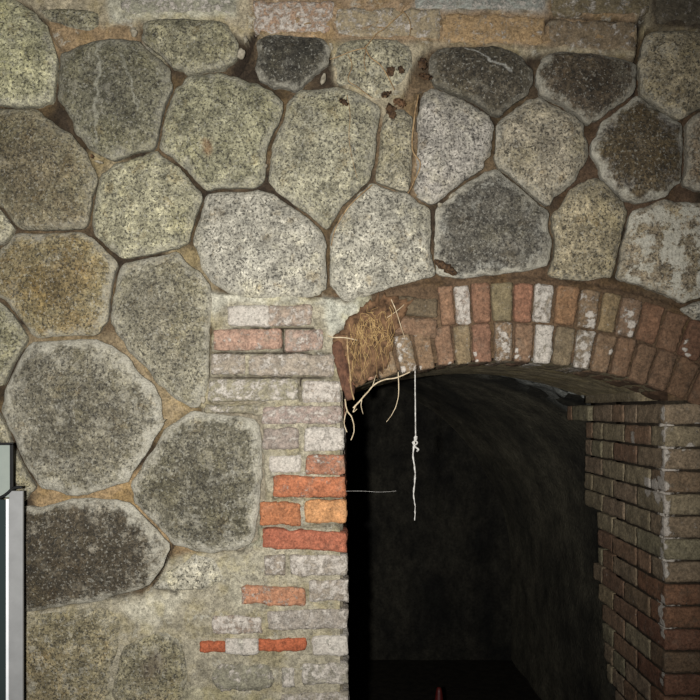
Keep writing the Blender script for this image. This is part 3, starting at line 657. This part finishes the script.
for k in range(0, 26):
    y0 = 404+k*22.6; y1 = y0+20.2; back = backs.get(k, .40)+rnd.uniform(-.006, .006)
    low = min(1.0, max(0, (k-6)/8))
    z0, z1 = P(0, y1).z, P(0, y0).z
    d0 = -.002
    first = .11 if k % 2 else .22
    while d0 < back-.02:
        L = first if d0 < 0 else rnd.choice([.11, .215, .215]); e = min(d0+L, back)
        if back-e < .05: e = back
        col = rnd.choice(GB if rnd.random() > .12+.3*low else RB)
        if d0 < 0 and low > .2: col = rnd.choice(FB)
        jx = rnd.uniform(-.0015, .0015)+(-.012 if k == 0 and e > .8 else 0)
        B.add(xr+jx, xr+.11, d0, e, z0+rnd.uniform(-.001, .001), z1, lin(col), .14, .8, r=.0035, amp=.0019, step=.009, seed=k*.3)
        d0 = e+.0045
    # front face continuing right
    x = xr+.118 if k % 2 else xr+.008+.11
    for q in range(2):
        L = (.11 if (k+q) % 2 else .22); col = rnd.choice(FB)
        B.add(x, x+L, .0, .10, z0, z1, lin(col), .2, .7, r=.006, amp=.003, step=.012, seed=k*.7)
        x += L+.010
B.build('brick_facing', jamb)
core = Bricks(); a = P(JR+1.6, HOR+EYE/S); b = P(840, 400); core.add(a.x, b.x, .012, .42, a.z, b.z, lin((46,38,28)), 0, .6, step=.08, amp=.001)
a = P(JR+4, 560); core.add(a.x, b.x-.2, .3, .72, P(0, 530).z, b.z, lin((46,38,28)), 0, .6, step=.08, amp=.001); core.build('mortar_core', jamb)
# ------------------------------------------------------------------ the brick arch
arch = tag(empty('brick_arch', P(ACX, 360, 0.1)), 'low segmental arch of two rings of red brown bricks over the dark opening', 'arch')
LIME_SPOTS.clear()
for px, py, rad in [(590,314,.016),(593,323,.020),(588,327,.014),(631,314,.014),(632,325,.018),(630,334,.015),(504,335,.016),(505,345,.016),(516,350,.012),(516,357,.010),(475,355,.013),(477,361,.014),
                    (583,346,.018),(586,356,.018),(585,365,.012),(686,342,.010),(685,349,.009),(688,355,.009),(399,345,.010),(400,358,.011),(403,370,.014),(409,378,.012),
                    (615,379,.008),(612,352,.010),(388,388,.012),(420,368,.010),(450,363,.010)]: LIME_SPOTS.append((P(px, py), rad))
def ring(r0, r1, specs, name, dirt_r=.25):
    B = Bricks(); rnd = random.Random(int(r0)); circ = (r0+r1)/2*S
    for a0, a1, col, lime, dirt in specs:
        am = math.radians((a0+a1)/2); W = math.radians(a1-a0)*circ*.5-.0010; H = (r1-r0)*S*.5-.0016
        c = arch_pt((a0+a1)/2, (r0+r1)/2+rnd.uniform(-.8, .8), 0); tl = am+rnd.uniform(-.02, .02)
        col = tuple(a_*.66+b_*.34 for a_, b_ in zip(col, (132, 94, 70)))
        def xf(p, c=c, am=tl, W=W, H=H, mid=(r0+r1)/2*S):
            s = 1+p.z/mid                              # taper with the radius
            x = p.x*s; return Vector((c.x+x*math.cos(am)+p.z*math.sin(am), p.y, c.z-x*math.sin(am)+p.z*math.cos(am)))
        B.add(-W, W, rnd.uniform(-.004, .004), .22, -H, H, lin(dull((col[0]-3, col[1]+3, col[2]-7), .30, .95)), lime, dirt, xf=xf, r=.006, amp=.0028, step=.008, seed=a0)
    return B.build(name, arch)
rd, tn, dk = (142,90,70), (136,114,84), (104,76,58)
def ang_at(px, r): return math.degrees(math.asin((px-ACX)/r))
outer = [(440,454,rd,.1),(455,471,(176,150,146),.62),(472,491,(140,82,66),.12),(492,513,(124,108,80),.18),(514,533,(150,82,66),.08),(534,553,(150,138,134),.60),
 (556,578,(146,92,62),.12),(580,599,(128,96,76),.34),(601,618,(136,108,76),.18),(620,639,(128,92,78),.34),(641,661,(124,72,56),.05),(663,683,(112,68,54),.05),(685,706,(108,58,48),.05),(708,728,(104,58,48),.05)]
inner = [(375,394,(140,104,78),.25),(397,414,(138,106,82),.40),(416,433,(132,92,70),.2),(436,453,(130,84,68),.15),(455,471,(134,108,80),.2),(473,492,(134,78,66),.1),(495,513,(130,96,76),.42),
 (515,533,(136,92,74),.18),(535,553,(156,150,142),.70),(555,574,(118,98,80),.18),(576,593,(136,116,104),.5),(595,613,(130,92,72),.22),(615,632,(118,76,60),.12),(634,652,(110,72,58),.05),
 (654,673,(106,68,56),.05),(675,694,(104,64,50),.05),(696,716,(104,62,50),.08)]
rin_m, rout_m = (RIN+RMID)/2, (RMID+ROUT)/2
def sp(lst, r, dirt): return [(ang_at(a, r), ang_at(b, r), c, l, dirt) for a, b, c, l in lst]
ring(RMID, ROUT, sp(outer, rout_m, .55), 'outer_ring')
ring(RIN, RMID, sp(inner, rin_m, .55), 'inner_ring')
# third course hugging the right springing
B = Bricks()
for x0, y0, x1, y1, c_ in [(395,297,437,315,(104,84,62)), (392,317,437,336,(128,92,68)), (366,303,392,322,(112,80,54)), (352,322,388,344,(108,74,50))]:
    face_brick(B, x0, y0, x1, y1, c_, .15, .7, .2, .0, .12)
B.build('springing_bricks', arch)
B = Bricks()
for a0, a1, r0, r1, c_ in [(-20.2,-18.0,446,482,(108,70,50)), (-18.0,-16.8,446,470,(148,112,88))]:
    am = math.radians((a0+a1)/2); c = arch_pt((a0+a1)/2, (r0+r1)/2); W = math.radians(a1-a0)*460*S*.5-.002; H = (r1-r0)*S*.5
    xf = lambda p, c=c, am=am: Vector((c.x+p.x*math.cos(am)+p.z*math.sin(am), p.y, c.z-p.x*math.sin(am)+p.z*math.cos(am)))
    B.add(-W, W, -.004, .2, -H, H, lin(c_), .15, .7, xf=xf, step=.008)
B.build('skewback_bricks', arch)
# plastered soffit
V, Fc = [], []; na, nd = 90, 26
for i in range(na+1):
    for j in range(nd+1):
        ang = -20.9+41.9*i/na; d = .004+.80*j/nd
        p = arch_pt(ang, RIN+1.0, d); nrm = Vector((math.sin(math.radians(ang)), 0, math.cos(math.radians(ang))))
        h = .006*fbm(p, 12, 4)+.004*math.cos(d*2*math.pi/.112)*0.4
        V.append(p+nrm*h)
for i in range(na):
    for j in range(nd): Fc.append((i*(nd+1)+j, i*(nd+1)+j+1, (i+1)*(nd+1)+j+1, (i+1)*(nd+1)+j))
so = mesh('soffit', V, Fc, M_MORTAR, None, True, {'flush': [.2]*len(V)}, {'base': [lin((146,134,106))]*len(V)}); adopt(so, arch); so['label'] = 'greenish brown plastered underside'
LIME_SPOTS.clear()
# soil clod at the broken left springing of the arch
soil = blob_patch('soil_clod', [(362,306),(378,296),(396,296),(412,300),(404,318),(392,338),(390,365),(372,380),(352,388),(344,380),(336,350),(331,336),(344,330),(346,318),(356,314)], M_SOIL, None, .012, None, 5, 90, -.0)
tag(soil, 'crumbling brown soil and broken brick at the left springing of the arch', 'soil', None)
shard = blob_patch('brick_shard', [(331,345),(340,338),(347,360),(352,380),(356,392),(350,402),(344,396),(336,368)], mat_simple('dark_red_brick_shard', (64,44,34), (108,76,58), 60), None, .014, None, 8, 40, -.006)
tag(shard, 'dark reddish broken brick shard at the top corner of the left pier', 'brick')

# ------------------------------------------------------------------ tunnel behind (setting)
def prof(kind, t):
    if kind == 0: cx, hw, zs, hh = .25, .93, EYE-.10, .29
    else: cx, hw, zs, hh = -.26, 1.36, EYE-1.09, 1.36
    if t < .28: return Vector((cx+hw, 0, zs*t/.28))
    if t > .72: return Vector((cx-hw, 0, zs*(1-t)/.28))
    a = math.pi*(t-.28)/.44
    return Vector((cx+hw*math.cos(a), 0, zs+hh*math.sin(a)))
V, Fc, rub = [], [], []; nt, nd = 150, 60; D0, D1 = .78, 2.8
for i in range(nd+1):
    s = i/nd; d = D0+(D1-D0)*s
    for j in range(nt+1):
        t = j/nt; a, b = prof(0, t), prof(1, t); k = s
        p = a.lerp(b, k); p.y = d
        amp = .022+.045*max(0, 1-s*5)
        p = p+Vector((fbm(p, 3, 4), 0, fbm(p, 3.3, 4, .5, 5)))*amp+Vector((0, 0, -.5*amp*fbm(p, 14, 3)))
        V.append(p); rub.append(max(0, min(1, 1.15-s*6)) if .3 < t < .72 else max(0, .5-s*3))
for i in range(nd):
    for j in range(nt): Fc.append((i*(nt+1)+j, i*(nt+1)+j+1, (i+1)*(nt+1)+j+1, (i+1)*(nt+1)+j))
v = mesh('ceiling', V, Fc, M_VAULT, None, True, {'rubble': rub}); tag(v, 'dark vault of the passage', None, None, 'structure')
V, Fc = [], []; nx, nz_ = 60, 60
for i in range(nx+1):
    for j in range(nz_+1):
        p = Vector((-1.75+3.1*i/nx, D1, -.05+2.15*j/nz_)); p.y += .05*fbm(p, 2.5, 4); V.append(p)
for i in range(nx):
    for j in range(nz_): Fc.append((i*(nz_+1)+j, (i+1)*(nz_+1)+j, (i+1)*(nz_+1)+j+1, i*(nz_+1)+j+1))
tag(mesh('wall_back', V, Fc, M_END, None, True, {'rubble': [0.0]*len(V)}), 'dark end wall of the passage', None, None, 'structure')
V, Fc = [], []; nx, ny = 60, 60
for i in range(nx+1):
    for j in range(ny+1):
        p = Vector((-2.2+4.2*i/nx, -2.6+5.5*j/ny, 0)); p.z = .012*fbm(p, 4, 3)-.006; V.append(p)
for i in range(nx):
    for j in range(ny): Fc.append((i*(ny+1)+j, (i+1)*(ny+1)+j, (i+1)*(ny+1)+j+1, i*(ny+1)+j+1))
tag(mesh('floor', V, Fc, M_FLOOR), 'dark earth floor', None, None, 'structure')

# small red pointed object on the passage floor
def cone(name, c, h, r, mat):
    V, Fc = [], []; n = 24; prof_ = [(r, 0), (r, .02*h), (r*.6, .03*h), (r*.35, .45*h), (r*.16, .92*h), (r*.10, .99*h), (.001, h)]
    for rr, z in prof_:
        for k in range(n): V.append(Vector((c[0]+rr*math.cos(2*math.pi*k/n), c[1]+rr*math.sin(2*math.pi*k/n), c[2]+z)))
    for i in range(len(prof_)-1):
        for k in range(n): Fc.append((i*n+k, i*n+(k+1) % n, (i+1)*n+(k+1) % n, (i+1)*n+k))
    Fc.append(tuple(range(n))[::-1]); return mesh(name, V, Fc, mat)
kx = PD(439, 700, 1.5)
o = cone('pointed_cone', (kx.x, 1.5, 0.0), EYE+(HOR-687)*(DIST+1.5)/F, .10, M_RED); recentre(o, (kx.x, 1.5, 0)); tag(o, 'dark red pointed tip rising from the passage floor at the bottom of the picture', 'cone')

# ------------------------------------------------------------------ string, roots, twigs
st = tag(empty('hanging_string', P(416, 372, .05)), 'dusty white knotted string hanging from the arch into the opening', 'string')
Vv, Ff = tube([P(416,364,.03), P(416,385,.03), P(416.2,410,.03), P(416.5,436,.03)], .0017, .0020, 7, .12)
adopt(mesh('cord', Vv, Ff, M_STRING), st)
Vv, Ff = tube([P(416.5,436,.03), P(414,455,.03), P(416,475,.03), P(414.5,495,.03), P(416,508,.03), P(415.5,522,.03)], .0027, .0013, 7, .4, bumps=lambda t: 1+.5*math.sin(t*60)*.6)
o = adopt(mesh('frayed_end', Vv, Ff, M_STRING), st)
Vv, Ff = [], []
for k in range(4):
    a = k*1.3; tube([P(415.5+2.2*math.cos(a), 437+k*3, .03+.003*math.sin(a)), P(417+2*math.sin(a*2), 440+k*3.2, .024), P(416-2.4*math.cos(a), 443+k*3, .032)], .0028, .0022, 7, .4, Vv, Ff)
adopt(mesh('knot', Vv, Ff, M_STRING), st)
def strand(name, pts, r0, r1, mat, label, cat, group=None, extra=(), wob=.2):
    Vv, Ff = tube([P(*p) for p in pts], r0, r1, 7, wob)
    for e in extra: tube([P(*p) for p in e[0]], e[1], e[2], 6, wob, Vv, Ff)
    o = mesh(name, Vv, Ff, mat); recentre(o, P(*pts[0])); tag(o, label, cat, group); return o
GR = 'dry roots at the left of the arch'
strand('root', [(398,372,-.01),(398.5,390,-.012),(397,402,-.012),(392,414,-.012),(386,422,-.012)], .0016, .0007, M_ROOTPALE, 'thin curved rootlet hanging left of the white string', 'root', GR)
strand('root', [(410,372,-.012),(396,378,-.02),(384,380,-.02),(374,385,-.018),(366,394,-.02),(358,403,-.02),(353,408,-.02)], .0020, .0024, M_ROOTPALE, 'pale branching root running along the arch edge down to the pier corner', 'root', GR,
       extra=[([(362,398,-.02),(361,406,-.02),(363,414,-.02)], .0014, .0007), ([(372,387,-.02),(374,381,-.02),(376,375,-.02)], .0014, .0008), ([(356,405,-.02),(353,412,-.02),(357,409,-.02)], .0018, .0010)])
strand('root', [(347,336,-.012),(348,355,-.02),(350,372,-.02),(351,388,-.02),(354,400,-.02)], .0028, .0022, M_ROOT, 'straight tan root hanging down the broken brick shard', 'root', GR)
strand('root', [(345,399,-.012),(347,410,-.015),(352,418,-.015),(354,430,-.012),(351,440,-.012)], .0022, .0014, M_ROOTPALE, 'pale root drooping past the top of the left pier into the dark', 'root', GR,
       extra=[([(347,410,-.015),(344,422,-.012),(347,432,-.012)], .0016, .0014)])
strand('root', [(328,336,-.006),(334,338,-.016),(341,338,-.018),(349,339,-.02),(358,341,-.016)], .0022, .0014, M_ROOTPALE, 'short pale root lying level beside the plaster left of the arch', 'root', GR)
strand('root', [(391,300,-.012),(396,312,-.014),(400,325,-.014),(405,340,-.014)], .0016, .0010, M_ROOTPALE, 'pale straight rootlet slanting over the springing bricks', 'root', GR,
       extra=[([(387,318,-.012),(396,312,-.015),(404,305,-.012)], .0014, .0008)])
Vv, Ff = [], []; rnd = random.Random(3)
for k in range(38):
    x = rnd.uniform(345, 396); y = 300+(396-x)*.42+rnd.uniform(0, 26); L = rnd.uniform(22, 56)
    pts = [P(x, y, -.012-rnd.uniform(0, .012))]
    for q in range(1, 5): pts.append(P(x+rnd.uniform(-4, 4)-q*.4, min(y+L*q/4, 386-(x-345)*.2), -.014-rnd.uniform(0, .012)))
    tube(pts, .0009, .0005, 5, .1, Vv, Ff)
for k in range(34):
    x, y = rnd.uniform(358, 388), rnd.uniform(312, 342); a = rnd.uniform(0, 6.28)
    tube([P(x, y, -.018), P(x+7*math.cos(a), y+7*math.sin(a), -.026), P(x+10*math.cos(a+1), y+10*math.sin(a+1), -.016)], .0010, .0006, 5, .1, Vv, Ff)
o = mesh('fine_roots', Vv, Ff, mat_simple('fine_root', (120, 92, 56), (186, 156, 108), 60, 0.9)); recentre(o, P(370, 330, -.01)); tag(o, 'matted fine tan rootlets over the left end of the arch', 'roots', None, 'stuff')

GT = 'dry twigs on the upper wall'
strand('twig', [(403,14,-.012),(394,23,-.02),(384,32,-.02),(376,37,-.018),(368,47,-.018),(364,51,-.014)], .0018, .0016, M_ROOT, 'forked dry twig reaching up over the tan brick at the top', 'twig', GT,
       extra=[([(402,13,-.012),(407,20,-.018),(410,30,-.02),(409,39,-.014)], .0016, .0010), ([(400,15,-.012),(404,9,-.01),(409,4,-.01)], .0012, .0008)])
strand('twig', [(366,50,-.014),(352,54,-.018),(338,59,-.014),(330,61,-.01)], .0016, .0012, M_ROOT, 'thin dry twig running level to the charcoal stone', 'twig', GT)
strand('twig', [(365,50,-.016),(370,60,-.018),(380,68,-.02),(388,80,-.018),(394,92,-.016)], .0020, .0014, M_ROOT, 'dry twig drooping across the pale low stone towards the leaf litter', 'twig', GT,
       extra=[([(366,52,-.016),(364,64,-.018),(366,74,-.016)], .0014, .0010), ([(348,57,-.014),(352,68,-.016),(348,82,-.014),(356,88,-.014),(364,94,-.012),(372,100,-.014)], .0014, .0012)])
strand('twig', [(520,40,-.006),(526,34,-.01),(532,33,-.012),(538,39,-.01),(543,44,-.006)], .0012, .0009, M_ROOT, 'tiny arched twig on the tan brick above the two dark stones', 'twig', GT)
strand('root', [(372,186,-.012),(350,206,-.008),(336,228,-.006),(331,246,-.004)], .0018, .0014, M_ROOT, 'brown root lying in the joint below the shield shaped stone', 'root')
strand('root', [(347,98,-.022),(350,118,-.024),(349,140,-.026),(352,160,-.024),(357,180,-.018)], .0010, .0006, M_ROOT, 'hair thin root trailing down the shield shaped stone', 'root')
strand('root', [(418,96,-.008),(414,120,-.010),(412,150,-.010),(420,165,-.012),(414,182,-.010),(408,194,-.008)], .0026, .0018, M_ROOT, 'brown root following the vertical crack right of the shield shaped stone', 'root')
strand('cobweb_thread', [(346,491,-.004),(362,491,-.002),(380,492,-.001),(396,491,.0)], .00035, .0003, M_STRING, 'faint cobweb thread stretched level from the orange bricks into the dark', 'cobweb', wob=0)

def leaf(cx, cy, L, W, ang, label, mat=M_LEAF, curl=.006, name='dead_leaf', group=None, d=-.012):
    V, Fc = [], []; n, m = 12, 6; a = math.radians(ang)
    for sgn in (1, -1):
        for i in range(n+1):
            u = i/n; wd = W*math.sin(math.pi*min(1, u*.94+.03))**.55*(1+.9*mnoise.noise(Vector((u*9, cx, 0))))
            for j in range(m+1):
                v_ = (j/m-.5)*wd; uu = (u-.5)*L
                x = cx+uu*math.cos(a)-v_*math.sin(a); y = cy+uu*math.sin(a)+v_*math.cos(a)
                x += 2.2*mnoise.noise(Vector((i*.9, j*.8, cx))); y += 2.2*mnoise.noise(Vector((i*.8, cx, j*.9))); h = curl*(1-(2*(j/m)-1)**2)+curl*1.6*mnoise.noise(Vector((x*.35, y*.35, cx)))
                V.append(P(x, y, d-h+(.0012 if sgn < 0 else 0)))
        b = 0 if sgn > 0 else (n+1)*(m+1)
        for i in range(n):
            for j in range(m):
                f = (b+i*(m+1)+j, b+i*(m+1)+j+1, b+(i+1)*(m+1)+j+1, b+(i+1)*(m+1)+j); Fc.append(f if sgn > 0 else f[::-1])
    o = mesh(name, V, Fc, mat); recentre(o, P(cx, cy, d)); tag(o, label, 'leaf', group); return o
GL = 'dead leaf scraps caught on the upper wall'
leaf(445, 268, 26, 9, 32, 'curled brown dead leaf on the lower left corner of the bluish dark stone', curl=.010)
leaf(390, 73, 10, 8, -40, 'small dark leaf scrap at the right end of the pale low stone', group=GL)
leaf(422, 66, 12, 9, 80, 'dark upright leaf scrap in the hollow left of the scratched dark stone', group=GL)
leaf(425, 78, 14, 6, 10, 'reddish brown leaf scrap at the top of the vertical crack', group=GL)
leaf(391, 113, 16, 9, 70, 'dark brown leaf clump at the head of the narrow stone sliver', group=GL)
leaf(399, 104, 12, 7, 20, 'tan leaf scrap above the narrow stone sliver', mat=M_SOIL, group=GL)
leaf(386, 96, 10, 6, -20, 'grey brown leaf scrap where the drooping twig ends', group=GL)
leaf(401, 72, 8, 6, 50, 'smallest dark leaf scrap below the tan brick', group=GL)
leaf(344, 105, 10, 5, 30, 'hooked brown leaf scrap on top of the shield shaped stone', group=GL, d=-.020)

def chip(cx, cy, w_, h_, ang, label, mat=M_CHIP, d=-.002, group='loose chips wedged in the joints'):
    a = math.radians(ang); pts = []
    for k in range(9):
        t = 2*math.pi*k/9; rr = .8+.75*mnoise.noise(Vector((k*2.7, cx*1.3, cy)))
        x, y = w_/2*math.cos(t)*rr, h_/2*math.sin(t)*rr; pts.append((cx+x*math.cos(a)-y*math.sin(a), cy+x*math.sin(a)+y*math.cos(a)))
    o = blob_patch('stone_chip', pts, mat, None, .005, None, cx, 20, d); tag(o, label, 'stone chip', group)
chip(99, 162, 12, 4, 20, 'long white chip in the joint between the round pale stone and the dark olive stone')
chip(134, 32, 9, 11, 0, 'rounded pale chip left of the flat topped wide stone')
chip(241, 54, 9, 13, 20, 'whitish chip in the dark crack left of the charcoal half round stone')
chip(246, 40, 6, 8, 0, 'small grey chip above the whitish one in the dark crack')
chip(331, 46, 5, 9, -20, 'pale chip at the right tip of the charcoal stone')
chip(323, 79, 7, 14, 25, 'upright pale chip above the shield shaped stone')
chip(266, 166, 4, 5, 0, 'tiny white chip between the orange stained stone and the shield shaped stone')
chip(440, 205, 8, 6, -30, 'bright white chip at the upper left of the bluish dark stone')
chip(452, 196, 12, 4, -40, 'slim white chip along the upper left rim of the bluish dark stone')
chip(163, 421, 9, 5, -30, 'cream chip in the sandy joint right of the largest stone')
chip(152, 428, 5, 7, 20, 'small cream chip touching the largest stone')
chip(697, 120, 5, 4, 0, 'tiny pale chip by the right edge')
chip(92, 156, 6, 4, 45, 'small tan chip beside the long white chip', M_SOIL)
chip(203, 400, 6, 10, 0, 'pale upright chip left of the lowest pinkish bricks')

# ------------------------------------------------------------------ metal stand at the left edge, a little in front of the wall
stand = empty('metal_stand', (PD(0, 700, -.12).x, -.12, 0))
tag(stand, 'grey metal framed stand with black edging at the lower left edge', 'stand')
def bx(name, x0, x1, y0, y1, z0, z1, mat, bev=.0015, parent=stand):
    bm = bmesh.new(); bmesh.ops.create_cube(bm, size=1)
    for v_ in bm.verts: v_.co = Vector((x0+(v_.co.x+.5)*(x1-x0), y0+(v_.co.y+.5)*(y1-y0), z0+(v_.co.z+.5)*(z1-z0)))
    bmesh.ops.bevel(bm, geom=bm.edges[:], offset=bev, segments=2, affect='EDGES', profile=.5)
    me = bpy.data.meshes.new(name); bm.to_mesh(me); bm.free(); me.materials.append(mat)
    o = bpy.data.objects.new(name, me); C.objects.link(o); return adopt(o, parent)
D_ = -.14
def q(px, py): return PD(px, py, D_)
bx('post', q(9, 0).x, q(22.5, 0).x, D_, D_+.010, 0, q(0, 491).z, M_ALU)['label'] = 'grey aluminium upright'
bx('bright_strip', q(6, 0).x, q(8.6, 0).x, D_-.001, D_+.012, 0, q(0, 499).z, M_STRIP, .0005)['label'] = 'bright polished edge strip'
bx('dark_pane', q(-70, 0).x, q(5.6, 0).x, D_+.008, D_+.014, 0, q(0, 500).z, M_GLASS, .001)['label'] = 'dark glass pane'
bx('upper_panel', q(-70, 0).x, q(7.5, 0).x, D_+.016, D_+.022, q(0, 498).z, q(0, 445).z, M_PANEL, .001)['label'] = 'pale upper panel'
bx('panel_edging', q(7.3, 0).x, q(10.2, 0).x, D_+.014, D_+.022, q(0, 493).z, q(0, 444).z, M_BLACK, .0008)['label'] = 'black edging'
bx('panel_edging', q(-70, 0).x, q(10.2, 0).x, D_+.014, D_+.022, q(0, 445.5).z, q(0, 442.8).z, M_BLACK, .0008)['label'] = 'black edging'
Vv, Ff = tube([q(-30, 513)+Vector((0, -.004, 0)), q(0, 498)+Vector((0, -.004, 0)), q(8, 493)+Vector((0, -.004, 0)), q(14, 488)+Vector((0, -.004, 0)), q(22.5, 487)+Vector((0, -.004, 0))], .0042, .0042, 8)
adopt(mesh('cap', Vv, Ff, M_BLACK), stand)['label'] = 'black slanting cap'
